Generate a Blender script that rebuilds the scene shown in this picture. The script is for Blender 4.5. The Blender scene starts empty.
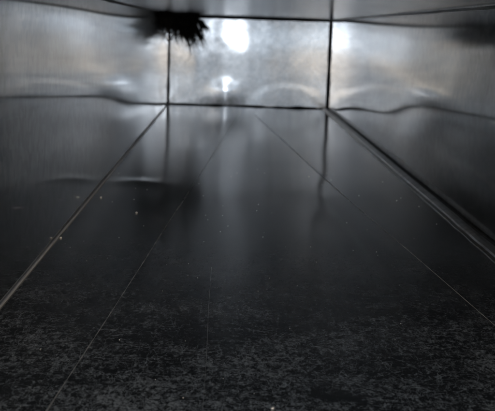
import bpy, bmesh, math, random
from mathutils import Vector, Matrix, noise
C = bpy.context.scene.collection
sc = bpy.context.scene
random.seed(7)

# ------------------------------------------------------------------ camera
XL, XR, ZT, YB = -0.159, 0.261, 0.232, 2.70     # duct interior (floor at z=0, lens at z=0.2)
PITCH, YAW, ROLL, FPX = 0.17010, 0.02187, 0.03315, 1024.05
f = Vector((math.sin(YAW)*math.cos(PITCH), math.cos(YAW)*math.cos(PITCH), -math.sin(PITCH)))
r0 = Vector((math.cos(YAW), -math.sin(YAW), 0)); u0 = r0.cross(f)
rt = math.cos(ROLL)*r0 + math.sin(ROLL)*u0
up = -math.sin(ROLL)*r0 + math.cos(ROLL)*u0
cd = bpy.data.cameras.new('camera'); cam = bpy.data.objects.new('camera', cd); C.objects.link(cam)
cam.matrix_world = Matrix(((rt.x, up.x, -f.x, 0), (rt.y, up.y, -f.y, 0), (rt.z, up.z, -f.z, 0.2), (0, 0, 0, 1)))
cd.sensor_width = 36; cd.lens = FPX/495*36; cd.clip_start = 0.01; cd.clip_end = 100
cd.dof.use_dof = True; cd.dof.focus_distance = 0.75; cd.dof.aperture_fstop = 24
sc.camera = cam

# ------------------------------------------------------------------ world and lamps
w = bpy.data.worlds.new('World'); sc.world = w; w.use_nodes = True
bg = w.node_tree.nodes['Background']; bg.inputs[0].default_value = (0.55, 0.7, 0.9, 1); bg.inputs[1].default_value = 0.035
def area(name, loc, aim, sx, sy, power, col, shape='RECTANGLE', spread=180):
    l = bpy.data.lights.new(name, 'AREA'); l.shape = shape; l.size = sx
    if shape in ('RECTANGLE', 'ELLIPSE'): l.size_y = sy
    l.energy = power; l.color = col; l.spread = math.radians(spread)
    o = bpy.data.objects.new(name, l); C.objects.link(o); o.location = loc
    o.rotation_euler = (Vector(aim)-Vector(loc)).to_track_quat('-Z', 'Y').to_euler()
    return o
area('inspection_torch', (0.0, -0.02, 0.178), (0.04, 2.7, 0.15), 0.035, 0.035, 0.24, (0.95, 0.97, 1.0), 'DISK', 120)
area('opening_light', (0.05, -1.6, 0.185), (0.05, 2.7, 0.16), 0.80, 0.15, 0.60, (0.80, 0.90, 1.0), 'ELLIPSE')
area('warm_streak_light', (-0.09, -1.3, 0.035), (0.44, 1.7, 0.035), 0.15, 0.035, 0.11, (1.0, 0.78, 0.57), 'ELLIPSE', 11)  # added unseen light, narrow beam to put warm streaks on the left panel
area('warm_streak_light', (0.22, -1.3, 0.06), (-0.33, 1.7, 0.06), 0.13, 0.04, 0.10, (1.0, 0.78, 0.57), 'ELLIPSE', 11)  # its added counterpart, for warm streaks on the right panel
sc.view_settings.view_transform = 'Standard'; sc.view_settings.look = 'None'
sc.view_settings.gamma = 1; sc.view_settings.exposure = 0.12
sc.cycles.max_bounces = 16; sc.cycles.glossy_bounces = 16; sc.cycles.sample_clamp_indirect = 6
sc.cycles.caustics_reflective = True; sc.cycles.blur_glossy = 0.3

# ------------------------------------------------------------------ materials
class NT:
    def __init__(s, name):
        s.m = bpy.data.materials.new(name); s.m.use_nodes = True
        s.t = s.m.node_tree; s.t.nodes.clear(); s.out = s.n('ShaderNodeOutputMaterial')
    def n(s, typ, **kw):
        n = s.t.nodes.new(typ)
        for k, v in kw.items():
            if hasattr(n, k): setattr(n, k, v)
            else: n.inputs[k].default_value = v
        return n
    def l(s, a, b): s.t.links.new(a, b)
    def coord(s, scale=(1, 1, 1), rot=(0, 0, 0)):
        tc = s.n('ShaderNodeTexCoord'); mp = s.n('ShaderNodeMapping')
        mp.inputs['Scale'].default_value = scale; mp.inputs['Rotation'].default_value = rot
        s.l(tc.outputs['Object'], mp.inputs[0]); return mp.outputs[0]
    def noise(s, vec, scale, detail=3, rough=.5, dist=0):
        n = s.n('ShaderNodeTexNoise', Scale=scale, Detail=detail, Roughness=rough, Distortion=dist)
        s.l(vec, n.inputs['Vector']); return n.outputs['Fac']
    def ramp(s, v, a, b, va=0, vb=1, smooth=True):
        n = s.n('ShaderNodeMapRange'); n.interpolation_type = 'SMOOTHSTEP' if smooth else 'LINEAR'
        for k, x in zip(('From Min', 'From Max', 'To Min', 'To Max'), (a, b, va, vb)): n.inputs[k].default_value = x
        s.l(v, n.inputs['Value']); return n.outputs['Result']
    def math(s, op, a, b):
        n = s.n('ShaderNodeMath'); n.operation = op
        for i, x in enumerate((a, b)):
            if isinstance(x, (int, float)): n.inputs[i].default_value = x
            else: s.l(x, n.inputs[i])
        return n.outputs[0]
    def mixc(s, fac, a, b):
        n = s.n('ShaderNodeMix'); n.data_type = 'RGBA'
        s.l(fac, n.inputs[0]); n.inputs[6].default_value = (*a, 1); n.inputs[7].default_value = (*b, 1)
        return n.outputs[2]
    def bump(s, h, strength, dist, normal=None):
        n = s.n('ShaderNodeBump', Strength=strength, Distance=dist); s.l(h, n.inputs['Height'])
        if normal: s.l(normal, n.inputs['Normal'])
        return n.outputs[0]

def galvanised(name, c0, c1, r_sharp, r_soft, soft, axis_scale, bump_d=0.00006):
    t = NT(name); v = t.coord()
    vor = t.n('ShaderNodeTexVoronoi', Scale=120.0); t.l(v, vor.inputs['Vector'])
    sp = t.n('ShaderNodeSeparateColor'); t.l(vor.outputs['Color'], sp.inputs[0])
    big = t.noise(t.coord(axis_scale), 3.0, 4, .6)
    fac = t.math('ADD', t.math('MULTIPLY', sp.outputs[0], .35), t.math('MULTIPLY', big, .8))
    col = t.mixc(t.ramp(fac, .3, .85), c0, c1)
    fine = t.noise(t.coord((1, .35, 1)), 420, 3, .6)
    nrm = t.bump(fine, 1.0, bump_d)
    a = t.n('ShaderNodeBsdfPrincipled', Metallic=1.0); b = t.n('ShaderNodeBsdfPrincipled', Metallic=1.0)
    for x in (a, b): t.l(col, x.inputs['Base Color'])
    t.l(nrm, b.inputs['Normal'])
    t.l(t.ramp(big, .3, .7, r_sharp*.85, r_sharp*1.25), a.inputs['Roughness']); b.inputs['Roughness'].default_value = r_soft
    mx = t.n('ShaderNodeMixShader'); t.l(t.ramp(t.noise(v, 60, 5, .65), .25, .75, soft*.6, soft*1.4), mx.inputs[0])
    t.l(a.outputs[0], mx.inputs[1]); t.l(b.outputs[0], mx.inputs[2]); t.l(mx.outputs[0], t.out.inputs[0])
    return t.m

M_side = galvanised('galvanised_side', (.42, .445, .465), (.62, .64, .655), .08, .36, .13, (1, .25, 2), .000004)
M_end = galvanised('galvanised_end', (.40, .43, .465), (.58, .61, .65), .115, .30, .42, (1, 1, 1), .000008)
M_top = galvanised('galvanised_top', (.42, .45, .47), (.60, .62, .65), .15, .40, .1, (1, .3, 1), .000004)

def floor_material():
    t = NT('scuffed_dark_sheet'); v = t.coord()
    sep = t.n('ShaderNodeSeparateXYZ'); t.l(v, sep.inputs[0]); Y = sep.outputs['Y']
    wear = t.ramp(Y, .40, 1.18, 1.0, 0.0, False)
    # blotchy scuffs, fine crossing scratches, thin dark branching cracks
    n1 = t.noise(t.coord((1, .55, 1)), 260, 9, .78, .5)
    n2 = t.noise(v, 13, 5, .65)
    def hair(scale, asp, rot, wid, dist):
        n = t.noise(t.coord(asp, (0, 0, rot)), scale, 4, .55, dist)
        return t.ramp(t.math('ABSOLUTE', t.math('SUBTRACT', n, .5), 0), 0.0, wid, 1.25, 0.0)
    h1 = hair(60, (1, .35, 1), .5, .012, .4); h2 = hair(75, (.35, 1, 1), -.35, .012, .5); h3 = hair(95, (1, .6, 1), 1.2, .014, .8)
    h4 = hair(38, (.5, 1, 1), .9, .007, .6)
    th = t.math('ADD', t.math('MULTIPLY', n1, .74), t.math('MULTIPLY', n2, .26))
    blot = t.ramp(t.math('ADD', th, t.math('MULTIPLY', wear, .085)), .545, .66)
    patch = t.ramp(t.noise(v, 30, 4, .6), .35, .6, .35, 1.0)
    streak = t.math('MULTIPLY', t.math('MAXIMUM', t.math('MAXIMUM', h1, h2), t.math('MAXIMUM', h3, h4)), patch)
    nn = t.n('ShaderNodeTexNoise', Scale=60.0, Detail=5.0); t.l(v, nn.inputs['Vector'])
    ad = t.n('ShaderNodeVectorMath'); ad.operation = 'MULTIPLY_ADD'; t.l(nn.outputs['Color'], ad.inputs[0])
    ad.inputs[1].default_value = (.05, .05, 0); t.l(v, ad.inputs[2])
    vo = t.n('ShaderNodeTexVoronoi', Scale=38.0); vo.feature = 'DISTANCE_TO_EDGE'; t.l(ad.outputs[0], vo.inputs['Vector'])
    crack = t.math('MAXIMUM', t.ramp(vo.outputs['Distance'], .0, .05), t.ramp(t.noise(v, 22, 3, .5), .50, .60))
    scr = t.math('MULTIPLY', t.math('MULTIPLY', t.math('ADD', blot, t.math('MULTIPLY', streak, .9)), crack), t.ramp(wear, .12, 1.0, .0, 1.0))
    scr = t.math('ADD', scr, t.math('MULTIPLY', wear, .05))
    scr = t.math('MULTIPLY', t.math('MINIMUM', scr, 1.0), t.ramp(t.noise(t.coord((1, .6, 1)), 620, 3, .6), .34, .62, .35, 1.0))
    big = t.noise(t.coord((1, .3, 1)), 6, 4, .6)
    base = t.mixc(t.ramp(big, .3, .75), (.026, .031, .036), (.05, .057, .063))
    a = t.n('ShaderNodeBsdfPrincipled', Metallic=.1, IOR=2.5); t.l(base, a.inputs['Base Color'])
    t.l(t.ramp(big, .3, .7, .11, .17), a.inputs['Roughness'])
    b = t.n('ShaderNodeBsdfPrincipled', Roughness=.34, IOR=1.7)
    t.l(t.mixc(n2, (.55, .61, .66), (.86, .90, .92)), b.inputs['Base Color'])
    t.l(t.bump(n1, .6, .00012), b.inputs['Normal'])
    mx = t.n('ShaderNodeMixShader'); t.l(t.math('MULTIPLY', scr, .75), mx.inputs[0])
    t.l(a.outputs[0], mx.inputs[1]); t.l(b.outputs[0], mx.inputs[2]); t.l(mx.outputs[0], t.out.inputs[0])
    return t.m
M_floor = floor_material()

def simple(name, c0, c1, rough, metal=0.0, scale=60, bd=.0003):
    t = NT(name); v = t.coord(); n = t.noise(v, scale, 4, .6)
    p = t.n('ShaderNodeBsdfPrincipled', Metallic=metal, Roughness=rough)
    t.l(t.mixc(t.ramp(n, .3, .7), c0, c1), p.inputs['Base Color']); t.l(t.bump(n, .6, bd), p.inputs['Normal'])
    t.l(p.outputs[0], t.out.inputs[0]); return t.m
M_seal = simple('dark_sealant', (.006, .007, .008), (.02, .021, .023), .55)
M_flange = simple('flange_metal', (.34, .35, .36), (.55, .56, .56), .32, 1.0, 90, .0001)
M_edge = simple('bright_sheet_edge', (.80, .81, .82), (.95, .95, .94), .4, .5, 500, .0009)
M_scribe = simple('scribe_metal', (.40, .41, .41), (.7, .7, .69), .5, .5, 160, .0002)
M_lint = simple('black_lint', (.006, .006, .005), (.03, .028, .024), .9, 0, 200, .001)
M_crumb = simple('pale_grit', (.5, .49, .46), (.8, .79, .75), .7, 0, 400, .0005)

# ------------------------------------------------------------------ helpers
def link(name, bm, mat, parent=None, smooth=False):
    me = bpy.data.meshes.new(name); bm.normal_update(); bm.to_mesh(me); bm.free()
    if smooth:
        for p in me.polygons: p.use_smooth = True
    o = bpy.data.objects.new(name, me); C.objects.link(o); me.materials.append(mat)
    if parent: o.parent = parent
    return o
def tag(o, label, cat, group=None):
    o['label'] = label; o['category'] = cat
    if group: o['group'] = group
    return o
def sheet(name, P, nu, nv, mat, parent, outward):
    """a sheet of metal with real thickness; P(u,v)->inner surface point"""
    bm = bmesh.new()
    g = [[bm.verts.new(P(i/nu, j/nv)) for j in range(nv+1)] for i in range(nu+1)]
    off = Vector(outward)*.0012
    h = [[bm.verts.new(g[i][j].co+off) for j in range(nv+1)] for i in range(nu+1)]
    for i in range(nu):
        for j in range(nv):
            bm.faces.new((g[i][j], g[i+1][j], g[i+1][j+1], g[i][j+1]))
            bm.faces.new((h[i][j], h[i][j+1], h[i+1][j+1], h[i+1][j]))
    for i in range(nu):
        bm.faces.new((g[i][0], h[i][0], h[i+1][0], g[i+1][0])); bm.faces.new((g[i][nv], g[i+1][nv], h[i+1][nv], h[i][nv]))
    for j in range(nv):
        bm.faces.new((g[0][j], g[0][j+1], h[0][j+1], h[0][j])); bm.faces.new((g[nu][j], h[nu][j], h[nu][j+1], g[nu][j+1]))
    bmesh.ops.recalc_face_normals(bm, faces=bm.faces)
    o = link(name, bm, mat, parent, True)
    for e in o.data.edges: pass
    md = o.modifiers.new('edge', 'EDGE_SPLIT'); md.split_angle = math.radians(40)
    return o
def sweep(name, pts, prof, mat, parent, closed=True, jit=0, ndiv=60):
    """extrude a 2D profile (a,b) along the straight run pts[0]->pts[1]; axes given"""
    p0, p1, A, B = [Vector(q) for q in pts]
    bm = bmesh.new(); rings = []
    for k in range(ndiv+1):
        c = p0.lerp(p1, k/ndiv)
        j = jit*noise.noise(c*23+Vector((3.1, 0, 0))); j2 = jit*noise.noise(c*17+Vector((0, 5, 9)))
        rings.append([bm.verts.new(c+A*(a+(j if a > 0 else 0))+B*(b+(j2 if b > 0 else 0))) for a, b in prof])
    n = len(prof)
    for k in range(ndiv):
        for i in range(n):
            bm.faces.new((rings[k][i], rings[k][(i+1) % n], rings[k+1][(i+1) % n], rings[k+1][i]))
    bm.faces.new(rings[0]); bm.faces.new(rings[-1])
    bmesh.ops.recalc_face_normals(bm, faces=bm.faces)
    return link(name, bm, mat, parent)

# ------------------------------------------------------------------ the duct
Y0 = -0.25
duct = bpy.data.objects.new('metal_duct', None); C.objects.link(duct)
tag(duct, 'inside of a rectangular galvanised sheet metal duct with dark scuffed floor and closed far end', 'air duct')
def smooth(t):
    t = max(0, min(1, t)); return t*t*(3-2*t)
def g(x, s): return math.exp(-(x/s)**2)
def dl(y, z):   # oil-canning of the left side sheet (inward, metres)
    return smooth((2.66-y)/.35)*(.0012*math.sin(y*4.1+.6)*math.sin(math.pi*z/ZT) + .00035*math.sin(z*80+y*2.5+.4)
            + .0006*noise.noise(Vector((y*2.2, z*8, 2))) + .0005*g(y-1.45, .40)*g(z-.13, .035)
            + .0002*math.sin(y*26)*g(y-2.5, .25))
def dr(y, z):
    return smooth((2.66-y)/.35)*(.0011*math.sin(y*3.1+2.2)*math.sin(math.pi*z/ZT) + .00035*math.sin(z*75-y*2+1.4)
            + .0006*noise.noise(Vector((y*2.4, z*8, 12))) + .0006*g(y-1.6, .45)*g(z-.15, .04))
def db(x, z):
    e = smooth((x-XL-.01)/.11)*smooth((XR-x-.01)/.11)
    return (-.0004*(math.sin(math.pi*(x-XL)/(XR-XL))*math.sin(math.pi*z/ZT))**2 + e*.0004*noise.noise(Vector((x*8+3.3, z*6, 5))) + e*.00010*noise.noise(Vector((x*24+.7, z*30, 8))) + .00003*noise.noise(Vector((x*62, z*66, 2.3)))
            + e*.00005*math.sin(x*110) + .0005*smooth((math.hypot((x-.156)/.100, z/.058)-.82)/.36)
            - .0026*g(math.hypot((x+.012)*.75, (z-.030)*1.1), .036) - .0005*g(x+.09, .02)*g(z-.10, .06))
def dfl(x, y):
    e = .0011*g(y-1.32, .030)*((x-XL)/.03)*g(x-XL-.02, .035) - .0007*g(x-.108-.05*(1.05-y), .018)*g(y-1.02, .22)
    return (.0006*noise.noise(Vector((x*5, y*1.6, 31)))+.0011*noise.noise(Vector((x*15, y*2.4, 3))))*min(1, (x-XL)/.05)*min(1, (XR-x)/.05) + e
def dt(x, y): return -.0007*math.sin(math.pi*(x-XL)/(XR-XL))*math.sin(y*3.3) + .0005*noise.noise(Vector((x*5, y*2, 61)))
L = YB-Y0
sheet('floor_panel', lambda u, v: Vector((XL+u*(XR-XL), Y0+v*L, dfl(XL+u*(XR-XL), Y0+v*L))), 84, 520, M_floor, duct, (0, 0, -1))
o = sheet('side_panel', lambda u, v: Vector((XL+dl(Y0+u*L, v*ZT), Y0+u*L, v*ZT)), 260, 60, M_side, duct, (-1, 0, 0))
o['label'] = 'left side panel of rippled galvanised sheet'
o = sheet('side_panel', lambda u, v: Vector((XR-dr(Y0+u*L, v*ZT), Y0+u*L, v*ZT)), 260, 60, M_side, duct, (1, 0, 0))
o['label'] = 'right side panel of rippled galvanised sheet'
sheet('end_panel', lambda u, v: Vector((XL+u*(XR-XL), YB+db(XL+u*(XR-XL), v*ZT), v*ZT)), 180, 110, M_end, duct, (0, 1, 0))
sheet('top_panel', lambda u, v: Vector((XL+u*(XR-XL), Y0+v*L, ZT-dt(XL+u*(XR-XL), Y0+v*L))), 60, 200, M_top, duct, (0, 0, 1))
# dark sealed joints
def cove(r): return [(-.001, -.001), (r, -.001), (r*.55, r*.3), (r*.3, r*.55), (-.001, r)]
sweep('corner_seam', ((XL, YB, .0), (XL, YB, ZT), (1, 0, 0), (0, -1, 0)), cove(.0042), M_seal, duct, jit=.0015)
sweep('corner_seam', ((XR, YB, .0), (XR, YB, ZT), (-1, 0, 0), (0, -1, 0)), cove(.0055), M_seal, duct, jit=.0015)
sweep('base_seam', ((XL, YB, 0), (XR, YB, 0), (0, 0, 1), (0, -1, 0)), cove(.005), M_seal, duct, jit=.004)
sweep('top_seam', ((XL, YB, ZT), (XR, YB, ZT), (0, 0, -1), (0, -1, 0)), cove(.0075), M_seal, duct, jit=.0015)
# left floor joint: narrow bright folded edge of the sheet
sweep('folded_edge', ((XL+.0002, Y0+.01, 0), (XL+.0002, YB-.006, 0), (1, 0, 0), (0, 0, 1)),
      [(.0009+.0012*math.cos(q*math.pi/7-math.pi/5), .0006+.0012*math.sin(q*math.pi/7-math.pi/5)) for q in range(14)], M_edge, duct, ndiv=200)
for p in bpy.data.objects['folded_edge'].data.polygons: p.use_smooth = True
# right floor joint: raised flange with dark gap at the wall
sweep('flange', ((XR-.0035, Y0+.01, 0), (XR-.0035, YB-.012, 0), (-1, 0, 0), (0, 0, 1)),
      [(0, -.0005), (.014, -.0005), (.0135, .0010), (.0095, .0014), (.0085, .0030), (.004, .0042), (0, .0042)], M_flange, duct, jit=.0006, ndiv=200)
sweep('flange_gap', ((XR, Y0+.01, 0), (XR, YB-.01, 0), (-1, 0, 0), (0, 0, 1)),
      [(-.0003, -.0003), (.0034, -.0003), (.0034, .003), (.001, .0045), (-.0003, .0045)], M_seal, duct, jit=.0005, ndiv=120)
# upper side edges
sweep('top_edge', ((XR, Y0+.01, ZT), (XR, YB-.01, ZT), (-1, 0, 0), (0, 0, -1)),
      [(-.0005, -.0005), (.006, -.0005), (.0055, .001), (.001, .0035), (-.0005, .0035)], M_flange, duct, jit=.0008, ndiv=120)
sweep('top_edge', ((XL, Y0+.01, ZT), (XL, YB-.01, ZT), (1, 0, 0), (0, 0, -1)),
      [(-.0005, -.0005), (.003, -.0005), (.0025, .001), (.001, .0025), (-.0005, .0025)], M_seal, duct, jit=.0008, ndiv=120)
# cross-break creases and scribed line on the floor
def crease(p, q, wd, hh, lab):
    p, q = Vector((*p, 0)), Vector((*q, 0)); d = (q-p).normalized(); s = Vector((-d.y, d.x, 0))
    n = int((q-p).length/.004); bm = bmesh.new(); prev = None
    for k in range(n+1):
        c = p.lerp(q, k/n); z = dfl(c.x, c.y)
        ww = wd*max(.12, .75+.9*noise.noise(c*60)); c = c+s*.0004*noise.noise(c*9)
        cur = [bm.verts.new(c-s*ww+Vector((0, 0, z-.0001))), bm.verts.new(c+Vector((0, 0, z+hh))), bm.verts.new(c+s*ww+Vector((0, 0, z-.0001)))]
        if prev:
            for i in range(3): bm.faces.new((prev[i], prev[(i+1) % 3], cur[(i+1) % 3], cur[i]))
        else: bm.faces.new(cur)
        prev = cur
    bm.faces.new(prev[::-1]); bmesh.ops.recalc_face_normals(bm, faces=bm.faces)
    o = link('crease', bm, M_scribe, duct); o['label'] = lab
crease((.029, 2.5), (-.118, .05), .0006, .0003, 'faint scored crease running to the near left of the floor')
crease((.064, 2.44), (.150, 1.22), .0010, .0005, 'far half of the scored crease running right across the floor')
crease((.150, 1.22), (.225, .30), .0006, .0003, 'near half of the scored crease running right across the floor')
crease((-.0105, .85), (-.007, .2), .00025, .00015, 'hairline scratch down the middle of the floor')

# ------------------------------------------------------------------ lint clump hanging in the far left top corner
def strand(p, d, ln, wd, parent):
    bm = bmesh.new(); rings = []; c = Vector(p); d = Vector(d).normalized(); n = 9
    ph = random.uniform(0, 9)
    for k in range(n+1):
        t = k/n; rad = wd*(.55+.45*math.sin(math.pi*min(1, t*1.25)))*(1-t**3*.9)*(1+.35*noise.noise(c*120+Vector((ph, 0, 0))))
        a = d.orthogonal().normalized(); b = d.cross(a)
        rings.append([bm.verts.new(c+(a*math.cos(q*math.pi/3)+b*.6*math.sin(q*math.pi/3))*rad*random.uniform(.75, 1.25)) for q in range(6)])
        d = (d+Vector((math.sin(ph+t*4)*.25, math.cos(ph*2+t*5)*.12, -.16))).normalized()
        c = c+d*ln/n
    for k in range(n):
        for q in range(6): bm.faces.new((rings[k][q], rings[k][(q+1) % 6], rings[k+1][(q+1) % 6], rings[k+1][q]))
    bm.faces.new(rings[0]); bm.faces.new(rings[-1]); bmesh.ops.recalc_face_normals(bm, faces=bm.faces)
    return link('strand', bm, M_lint, parent)
cx, cy = XL+.044, 2.63
clump = bpy.data.objects.new('lint_clump', None); C.objects.link(clump); clump.location = (cx, cy, ZT)
tag(clump, 'ragged black clump of lint hanging from the top panel in the far left corner', 'lint')
bm = bmesh.new(); bmesh.ops.create_icosphere(bm, subdivisions=4, radius=1)
for v in bm.verts:
    k = 1+.35*noise.noise(v.co*2.3)+.3*noise.noise(v.co*6)
    v.co = Vector((v.co.x*.035*k-.004, v.co.y*.024*k, v.co.z*.020*k-.010))
link('matted_core', bm, M_lint, clump)
tufts = [(-.034, .030, 6), (-.026, .034, 7), (-.016, .080, 7), (-.008, .058, 7), (.002, .050, 9), (.011, .056, 9), (.020, .062, 9), (.029, .048, 8), (.036, .056, 6)]
for tx, tl, nn in tufts:
    for i in range(nn):
        x = tx*.88-.003+random.uniform(-.004, .004); y = random.uniform(-.022, .022)
        strand((x, y, -.016), (x*(6 if x > 0 else 2)+random.uniform(-.12, .12), random.uniform(-.2, .2), -1), tl*1.32*random.uniform(.7, 1.08), random.uniform(.0014, .0036), clump)
bm = bmesh.new(); bmesh.ops.create_icosphere(bm, subdivisions=4, radius=1)  # tail core added to stand in for the clump's reflection in the left panel
for v in bm.verts:
    k = 1+.35*noise.noise(v.co*2.1)+.3*noise.noise(v.co*7)
    v.co = Vector((v.co.x*.010*k-.034, v.co.y*.17*k-.22, v.co.z*.008*k-.004))
link('matted_core', bm, M_lint, clump)
for i in range(46):  # tail strands, likewise in place of the mirrored clump
    yy = -.06-.32*(i/45)
    strand((random.uniform(-.041, -.020), yy, -.010), (random.uniform(-.05, .35), random.uniform(-.3, .3), -1), random.choice((.030, .036, .042, .056))*random.uniform(.7, 1.1), random.uniform(.0012, .0034), clump)
for i in range(14):
    strand((.032, random.uniform(-.02, .02), -.010-random.uniform(0, .010)), (1.3, random.uniform(-.3, .3), -.15-random.random()*.9), random.uniform(.030, .050), .0024, clump)

# ------------------------------------------------------------------ crumbs and grit on the floor
def crumb_bm(bm, x, y, s):
    z = dfl(x, y)
    r = bmesh.ops.create_icosphere(bm, subdivisions=2, radius=1)['verts']
    o = Vector((random.random()*50, x*90, y*50))
    for v in r:
        k = 1+.5*noise.noise(v.co*1.6+o); v.co = Vector((x+v.co.x*s*k, y+v.co.y*s*k*1.1, z+s*.6+v.co.z*s*.65*k))
for x, y, s, lab in ((-.1545, .951, .0011, 'pale crumb lying beside the bright left floor joint'),
                     (-.146, 1.187, .0011, 'tiny pale crumb on the dark floor just below the pinched glint'),
                     (-.096, 1.095, .0012, 'single pale crumb on the dark floor between the left joint and the crease'),
                     (.0285, .522, .0011, 'whitish crumb at the very bottom middle of the floor')):
    bm = bmesh.new(); crumb_bm(bm, x, y, s); tag(link('crumb', bm, M_crumb, None, True), lab, 'crumb')
bm = bmesh.new()
for i in range(130):
    y = .42+random.random()**1.6*1.1; x = random.uniform(XL+.006, XR-.02)
    crumb_bm(bm, x, y, random.uniform(.00015, .00042))
o = link('grit', bm, M_crumb, None, True); o['kind'] = 'stuff'; tag(o, 'fine pale grit sprinkled over the dark floor', 'grit')
